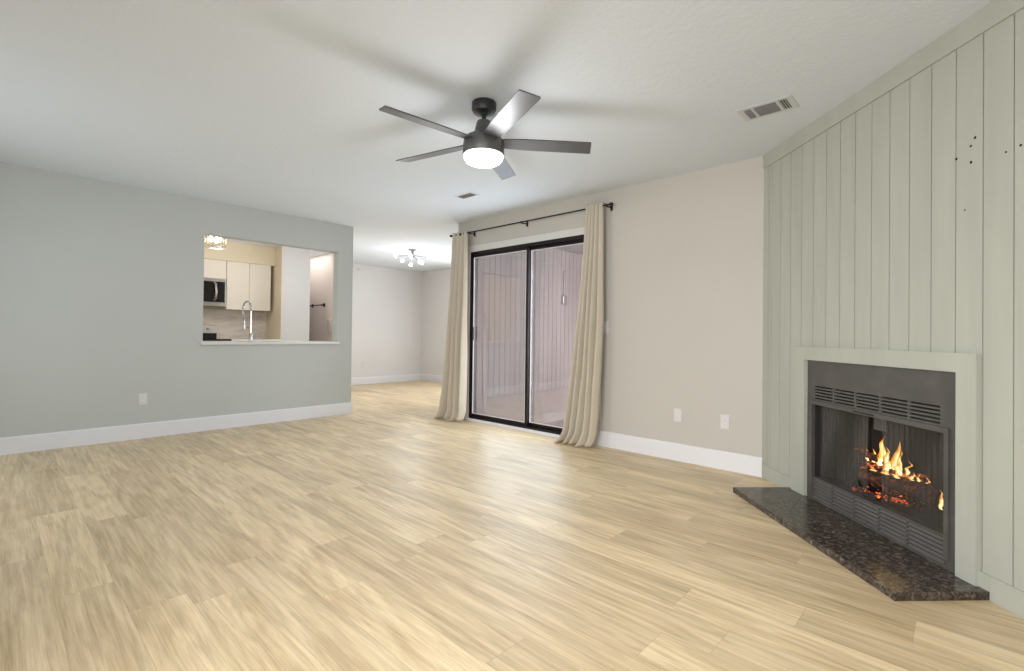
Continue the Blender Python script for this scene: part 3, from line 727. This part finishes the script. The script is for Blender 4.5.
# ---------------------------------------------------------------- ceiling vents
def vent(label, x0, y0, x1, y1, layout):
    t = thing('ceiling_vent', label, 'vent', ((x0 + x1) / 2, (y0 + y1) / 2, H - 0.008), group='ceiling vents')
    obj('frame', box(x0 + 0.001, y0 + 0.001, H - 0.003, x1 - 0.001, y1 - 0.001, H, bev=0.001), M['ceiling_paint'], t)
    for (a, b, along) in layout:
        xa, xb = x0 + (x1 - x0) * a, x0 + (x1 - x0) * b; ya, yb = y0 + 0.03, y1 - 0.03
        p = part_label(obj('grille_backing', box(xa, ya, H - 0.0038, xb, yb, H - 0.002), M['vent_dark'], t), 'dark grille opening')
        bm = bmesh.new()
        if along:
            n = max(3, round((yb - ya) / 0.014))
            for k in range(n): y = ya + (yb - ya) * (k + 0.5) / n; quadslab(bm, [(xa, y - 0.003, H - 0.0038), (xb, y - 0.003, H - 0.0038), (xb, y + 0.002, H - 0.008), (xa, y + 0.002, H - 0.008)], (0, 0.0012, 0))
        else:
            n = max(2, round((xb - xa) / 0.016))
            for k in range(n): x = xa + (xb - xa) * (k + 0.5) / n; quadslab(bm, [(x - 0.003, ya, H - 0.0038), (x - 0.003, yb, H - 0.0038), (x + 0.002, yb, H - 0.008), (x + 0.002, ya, H - 0.008)], (0.0012, 0, 0))
        obj('louvre', bm, M['vent_slat'] if along else M['ceiling_paint'], p)
vent('white rectangular ceiling vent near the green fireplace wall', -1.04, 3.068, -0.735, 3.262, [(0.115, 0.235, True), (0.30, 0.69, True), (0.75, 0.885, False)])
vent('small square ceiling vent above the curtained door', -3.80, 3.135, -3.55, 3.275, [(0.12, 0.88, True)])

# ---------------------------------------------------------------- ceiling fan
FCX, FCY, FZ = -2.127, 1.983, 2.2015
fan = thing('ceiling_fan', 'black five-blade ceiling fan with a lit white bowl', 'ceiling fan', (FCX, FCY, 2.06))
L0 = (FCX, FCY, 0)
obj('canopy', lathe(bmesh.new(), [(0, H), (0.072, H), (0.074, H - 0.004), (0.074, H - 0.040), (0.066, H - 0.058), (0.034, H - 0.070), (0, H - 0.070)], 48, L0), M['fan_black'], fan, smooth=True)
obj('downrod', lathe(bmesh.new(), [(0, 2.38), (0.026, 2.378), (0.022, 2.366), (0.013, 2.362), (0.013, 2.32), (0, 2.32)], 24, L0), M['fan_black'], fan, smooth=True)
obj('motor_housing', lathe(bmesh.new(), [(0, 2.330), (0.036, 2.330), (0.042, 2.326), (0.058, 2.262), (0.074, 2.248), (0.104, 2.232), (0.118, 2.212), (0.123, 2.18), (0.124, 2.130), (0.120, 2.124), (0, 2.124)], 56, L0), M['fan_grey'], fan, smooth=True)
part_label(obj('light_bowl', lathe(bmesh.new(), [(0, 2.126), (0.118, 2.126), (0.120, 2.118), (0.117, 2.104), (0.104, 2.086), (0.082, 2.076), (0.045, 2.071), (0, 2.070)], 56, L0), M['fan_glow'], fan, smooth=True), 'glowing white glass light bowl')
th0, R, w, be = math.radians(48.46), 0.6577, 0.112, math.radians(-12.38)
for k in range(5):
    t_ = th0 - k * 2 * PI / 5
    fr = Matrix.Translation((FCX, FCY, FZ)) @ Matrix.Rotation(t_, 4, 'Z') @ Matrix.Rotation(be, 4, 'X')
    out = [(0.085, -0.038), (0.14, -0.046), (0.25, -0.054), (R - 0.022, -w / 2), (R - 0.012, -w / 2 + 0.003), (R + 0.006, w / 2 - 0.004), (R - 0.002, w / 2), (0.25, 0.054), (0.14, 0.046), (0.085, 0.038)]
    bm = bmesh.new(); a = [bm.verts.new((x, y, 0.0035)) for x, y in out]; b = [bm.verts.new((x, y, -0.0035)) for x, y in out]
    bm.faces.new(a); bm.faces.new(b)
    for i in range(len(out)): bm.faces.new((a[i], a[(i + 1) % len(out)], b[(i + 1) % len(out)], b[i]))
    bl = obj('blade', bm, M['blade'], fan, fr, origin=(0.1, 0, 0))
    obj('blade_arm', box(0.07, -0.028, 0.003, 0.15, 0.028, 0.009, bev=0.002), M['fan_black'], bl, fr)
def point(name, loc, e, col, r):
    l = bpy.data.lights.new(name, 'POINT'); l.energy = e; l.color = col; l.shadow_soft_size = r
    o = bpy.data.objects.new(name, l); C.objects.link(o); o.location = loc; return o
point('fan_lamp', (FCX, FCY, 1.98), 12, (0.95, 0.97, 1.0), 0.09)

# ---------------------------------------------------------------- dining room flush light
dx, dy = -6.73, 4.70
dl = thing('flush_ceiling_light', 'branching chrome ceiling light with seven lit globes in the dining room', 'ceiling light', (dx, dy, H - 0.2))
obj('ceiling_plate', lathe(bmesh.new(), [(0, H), (0.065, H), (0.065, H - 0.018), (0.02, H - 0.026), (0.016, H - 0.07), (0.03, H - 0.085), (0.028, H - 0.13), (0, H - 0.14)], 32, (dx, dy, 0)), M['nickel'], dl, smooth=True)
arms = [(37, .27, -.125), (217, .27, -.115), (262, .20, -.21), (307, .17, -.14), (352, .20, -.225), (82, .20, -.20), (142, .20, -.23)]
for a, r, dz in arms:
    a = math.radians(a + 10); e = Vector((dx + r * math.cos(a), dy + r * math.sin(a), H + dz))
    p = obj('arm', tube(bmesh.new(), [(dx + .02 * math.cos(a), dy + .02 * math.sin(a), H - 0.10), (e.x * .85 + dx * .15, e.y * .85 + dy * .15, e.z)], 0.005, 8), M['nickel'], dl)
    bmx = bmesh.new(); bmesh.ops.create_icosphere(bmx, subdivisions=3, radius=0.028, matrix=Matrix.Translation(e)); obj('globe', bmx, M['bulb'], p, smooth='all')
point('dining_lamp', (dx, dy, H - 0.95), 25, (0.93, 0.96, 1.0), 0.2)
area('dining_window_daylight', (-6.6, 6.5, 1.5), (0, -1, -0.15), 1.2, 1.2, 44, (0.90, 0.95, 1.0))  # added fill to brighten the dining room, no window here

# ---------------------------------------------------------------- kitchen
# pass-through ledge
tag(obj('pass_through_ledge', box(XL - 0.62, 1.49, 0.906, XL + 0.03, 3.02, 0.936, bev=0.006, seg=3), M['counter']), 'white countertop ledge in the kitchen pass-through', 'countertop')
pc = thing('base_cabinet', 'white base cabinet under the sink side of the kitchen', 'cabinet', (XL - 0.42, 2.2, 0))
obj('body', box(XL - 0.60, 1.3, 0, XL - WT - 0.002, 3.0, 0.904), M['cab'], pc)
# back wall counter, range, microwave, cabinets
tag(obj('countertop', box(-8.666, 2.425, 0.895, -8.03, 3.138, 0.93, bev=0.004), M['counter']), 'pale countertop to the right of the range', 'countertop')
c = thing('base_cabinet', 'white base cabinet to the right of the range', 'cabinet', (-8.36, 2.78, 0))
obj('body', box(-8.678, 2.43, 0, -8.07, 3.138, 0.893), M['cab'], c)
d = obj('door', box(-8.07, 2.435, 0.10, -8.05, 3.13, 0.885, bev=0.002), M['cab'], c)
rg = thing('range', 'white and black range with a low control panel at the back', 'stove', (-8.36, 2.03, 0))
obj('body', box(-8.66, 1.655, 0, -8.02, 2.415, 0.905, bev=0.004), M['steel'], rg)
part_label(obj('cooktop', box(-8.655, 1.657, 0.905, -8.0, 2.413, 0.937, bev=0.003), M['black_glass'], rg), 'black glass cooktop')
bgd = obj('backguard', box(-8.665, 1.66, 0.925, -8.60, 2.39, 1.145, bev=0.004), M['white_soft'], rg)
part_label(obj('display_band', box(-8.602, 1.67, 0.93, -8.592, 2.385, 1.02, bev=0.002), M['black_glass'], bgd), 'black band at the bottom of the control panel')
obj('top_edge', box(-8.602, 1.66, 1.137, -8.596, 2.39, 1.147), M['steel'], bgd)
for y in (2.14, 2.265):
    obj('knob', lathe(bmesh.new(), [(0.020, 0), (0.017, 0.02), (0, 0.022)], 20, (-8.60, y, 1.085), Matrix.Rotation(PI / 2, 4, 'Y')), M['steel'], bgd, smooth=True)
mw = thing('microwave', 'stainless over-the-range microwave with black door below a white cabinet', 'microwave', (-8.48, 2.05, 1.43))
obj('body', box(-8.665, 1.67, 1.43, -8.34, 2.425, 1.848, bev=0.003), M['steel'], mw)
md = part_label(obj('door', box(-8.34, 1.68, 1.49, -8.315, 2.30, 1.80, bev=0.003), M['black_glass'], mw), 'black glass door')
part_label(obj('control_panel', box(-8.34, 2.305, 1.49, -8.318, 2.41, 1.80, bev=0.003), M['black_glass'], mw), 'black control panel')
part_label(obj('handle', tube(bmesh.new(), [(-8.32, 2.262, 1.51), (-8.285, 2.275, 1.54), (-8.268, 2.28, 1.65), (-8.285, 2.275, 1.76), (-8.32, 2.262, 1.79)], 0.016, 10), M['steel'], md, smooth='all'), 'curved steel handle')
def wall_cab(y0, y1, z0, z1, nd, label):
    t = thing('wall_cabinet', label, 'cabinet', (-8.5, (y0 + y1) / 2, z0), group='white kitchen wall cabinets')
    obj('body', box(-8.666, y0, z0, -8.37, y1, z1), M['cab'], t)
    for k in range(nd):
        a = y0 + (y1 - y0) * k / nd; b = y0 + (y1 - y0) * (k + 1) / nd
        obj('door', box(-8.369, a + 0.002, z0 + 0.001, -8.35, b - 0.002, z1 - 0.002, bev=0.0015), M['cab'], t)
wall_cab(1.67, 2.435, 1.85, 2.133, 2, 'short white wall cabinet above the microwave')
wall_cab(2.44, 3.085, 1.39, 2.133, 2, 'tall white wall cabinet to the right of the microwave')
# spring faucet standing on the ledge
fx, fy, fz = -6.32, 2.115, 0.936
ft = thing('kitchen_faucet', 'tall chrome spring faucet on the pass-through counter', 'faucet', (fx, fy, fz))
obj('base', lathe(bmesh.new(), [(0, 0), (0.028, 0), (0.028, 0.006), (0.018, 0.012), (0.018, 0.09), (0.012, 0.10), (0, 0.10)], 24, (fx, fy, fz)), M['chrome'], ft, smooth=True)
obj('post', tube(bmesh.new(), [(fx, fy, fz + 0.09), (fx, fy, fz + 0.36)], 0.009, 14), M['chrome'], ft)
arc = [(fx + 0.0, fy - 0.045 + 0.045 * math.cos(a), fz + 0.40 + 0.075 * math.sin(a)) for a in [PI * k / 14 for k in range(15)]]
hose = [(fx, fy, fz + 0.36)] + arc + [(fx, fy - 0.09 + 0.0, fz + 0.33), (fx, fy - 0.075, fz + 0.26)]
obj('hose', tube(bmesh.new(), hose, 0.006, 10), M['chrome'], ft, smooth='all')
# coil round the hose
def along(pts, n):
    P = [Vector(p) for p in pts]; L = [0]
    for a, b in zip(P, P[1:]): L.append(L[-1] + (b - a).length)
    out = []
    for k in range(n + 1):
        s_ = L[-1] * k / n
        for i in range(len(P) - 1):
            if L[i + 1] >= s_ - 1e-9:
                t_ = (s_ - L[i]) / max(L[i + 1] - L[i], 1e-9); out.append((P[i].lerp(P[i + 1], t_), (P[i + 1] - P[i]).normalized())); break
    return out
sp = []
for k, (p, d_) in enumerate(along(hose, 340)):
    a = d_.cross(Vector((1, 0, 0))).normalized(); b = Vector((1, 0, 0)); ang = 2 * PI * k / 10
    sp.append(p + (a * math.cos(ang) + b * math.sin(ang)) * 0.0115)
obj('spring', tube(bmesh.new(), sp, 0.0024, 6), M['chrome'], ft, smooth='all')
obj('spray_head', lathe(bmesh.new(), [(0, 0), (0.017, 0), (0.019, 0.01), (0.014, 0.06), (0.010, 0.12), (0, 0.12)], 20, (fx, fy - 0.075, fz + 0.14)), M['chrome'], ft, smooth=True)
obj('docking_arm', tube(bmesh.new(), [(fx, fy, fz + 0.165), (fx, fy - 0.06, fz + 0.165)], 0.007, 10), M['chrome'], ft)
obj('lever', tube(bmesh.new(), [(fx, fy, fz + 0.06), (fx, fy + 0.05, fz + 0.075)], 0.006, 10), M['chrome'], ft)
# kitchen drum light with glass rods
kx, ky = -7.2, 1.967
kl = thing('kitchen_ceiling_light', 'round ceiling light with glass rods and warm bulbs in the kitchen', 'ceiling light', (kx, ky, 2.13))
obj('ceiling_plate', lathe(bmesh.new(), [(0, H), (0.07, H), (0.07, H - 0.02), (0.012, H - 0.03), (0.012, H - 0.06), (0, H - 0.06)], 28, (kx, ky, 0)), M['steel'], kl, smooth=True)
bm = bmesh.new()
tube(bm, [(kx + 0.115 * math.cos(k * PI / 16), ky + 0.115 * math.sin(k * PI / 16), 2.145) for k in range(32)], 0.005, 8, closed=True)
obj('bottom_ring', bm, M['steel'], kl); bm = bmesh.new()
for z in (2.385,): tube(bm, [(kx + 0.115 * math.cos(k * PI / 16), ky + 0.115 * math.sin(k * PI / 16), z) for k in range(32)], 0.005, 8, closed=True)
for k in range(3): tube(bm, [(kx, ky, 2.385), (kx + 0.115 * math.cos(k * 2 * PI / 3), ky + 0.115 * math.sin(k * 2 * PI / 3), 2.385)], 0.004, 8)
obj('ring_frame', bm, M['steel'], kl)
for k in range(12):
    a = 2 * PI * k / 12; p = (kx + 0.115 * math.cos(a), ky + 0.115 * math.sin(a))
    obj('glass_rod', lathe(bmesh.new(), [(0.008, 2.145), (0.008, 2.385)], 10, (p[0], p[1], 0)), M['smoke_glass'], kl, smooth=True)
for k in range(3):
    a = 2 * PI * k / 3 + 0.6; q = (kx + 0.055 * math.cos(a), ky + 0.055 * math.sin(a))
    obj('bulb', lathe(bmesh.new(), [(0, 2.21), (0.015, 2.215), (0.022, 2.24), (0.016, 2.275), (0.010, 2.30), (0.010, 2.385), (0, 2.385)], 16, (q[0], q[1], 0)), M['kitchen_bulb'], kl, smooth=True)
point('kitchen_lamp', (kx, ky, 2.06), 7.5, (1.0, 0.90, 0.76), 0.1)
point('kitchen_lamp', (-7.4, 1.6, 1.9), 9, (1.0, 0.93, 0.86), 0.1)  # added fill without a fixture, brightens cabinets and end wall
point('hall_lamp', (-7.15, 3.1, 2.0), 8, (1.0, 0.95, 0.90), 0.1)  # added fill without a fixture, lifts the hall wall
area('hall_lamp', (-8.6, 3.78, 2.43), (0, 0, -1), 0.9, 0.3, 4.2, (1.0, 0.95, 0.92))  # second added fill, unseen above the hall passage
# towel bar and wall phone on the far wall by the hall
tbx, ty, tz = -8.62, 4.0, 1.535
tb = thing('towel_bar', 'short black towel bar on the pinkish wall seen through the pass-through', 'towel bar', (tbx, ty, tz))
obj('bar', tube(bmesh.new(), [(tbx - 0.43, ty - 0.05, tz), (tbx + 0.26, ty - 0.05, tz)], 0.010, 10), M['black'], tb)
for x in (tbx - 0.20, tbx + 0.25):
    obj('post', lathe(bmesh.new(), [(0.035, 0), (0.035, 0.01), (0.014, 0.016), (0.014, 0.06), (0, 0.062)], 18, (x, ty, tz), Matrix.Rotation(PI / 2, 4, 'X')), M['black'], tb, smooth=True)
ph = thing('wall_phone', 'white wall-mounted handset at the right edge of the pass-through view', 'wall phone', (-8.16, 4.0, 1.05))
obj('base', box(-8.21, 3.975, 1.05, -8.10, 3.999, 1.30, bev=0.005), M['white_soft'], ph)
part_label(obj('handset', box(-8.145, 3.945, 1.04, -8.10, 3.972, 1.27, bev=0.012, seg=3), mat('grey_plastic', (170, 165, 165), 0.4), ph), 'grey handset')

# ---------------------------------------------------------------- porch outside the sliding door
PZ = -0.10
struct('porch_slab', box(-4.6, YB + WT, PZ - 0.1, -1.2, 7.2, PZ), M['concrete'], label='concrete porch floor')
tag(obj('outdoor_carpet', box(-4.02, 4.42, PZ, -1.5, 6.7, PZ + 0.008, bev=0.002), M['carpet']), 'dark speckled outdoor carpet on the porch floor', 'carpet')
bm = bmesh.new(); x = -4.585; gy = YB + WT; pts = [(gy, 0)]
while gy + 0.1 < 7.0:
    gy += 0.102; pts += [(gy - 0.005, 0), (gy - 0.003, 0.008), (gy + 0.003, 0.008), (gy + 0.005, 0)]
pts.append((7.1, 0))
for (a, da), (b, db) in zip(pts, pts[1:]):
    f = [bm.verts.new(p) for p in ((x - da, a, 0.22), (x - db, b, 0.22), (x - db, b, 2.36), (x - da, a, 2.36))]; bm.faces.new(f)
bx(bm, -4.600, YB + WT, PZ, -4.596, 7.1, 2.36)
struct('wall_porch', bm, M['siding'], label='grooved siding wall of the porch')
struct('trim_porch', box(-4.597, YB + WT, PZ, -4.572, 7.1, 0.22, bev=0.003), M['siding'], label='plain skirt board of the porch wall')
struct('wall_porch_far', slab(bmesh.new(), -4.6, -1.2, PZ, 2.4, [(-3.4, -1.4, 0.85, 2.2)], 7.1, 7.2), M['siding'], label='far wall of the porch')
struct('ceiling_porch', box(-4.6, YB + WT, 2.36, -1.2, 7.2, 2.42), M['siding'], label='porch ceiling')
struct('porch_ground', box(-1.2, YB + WT, PZ - 0.25, 9.0, 14, PZ - 0.15), M['concrete'], label='pale ground outside the porch')
ob = thing('outlet_box', 'grey weatherproof outlet box with conduit on the porch siding', 'outlet', (-4.585, 6.0, 1.55))
obj('box', box(-4.585, 5.95, 1.53, -4.545, 6.05, 1.66, bev=0.006), M['steel'], ob)
obj('conduit', tube(bmesh.new(), [(-4.572, 6.0, 1.655), (-4.572, 6.0, 2.05)], 0.011, 10), M['steel'], ob)
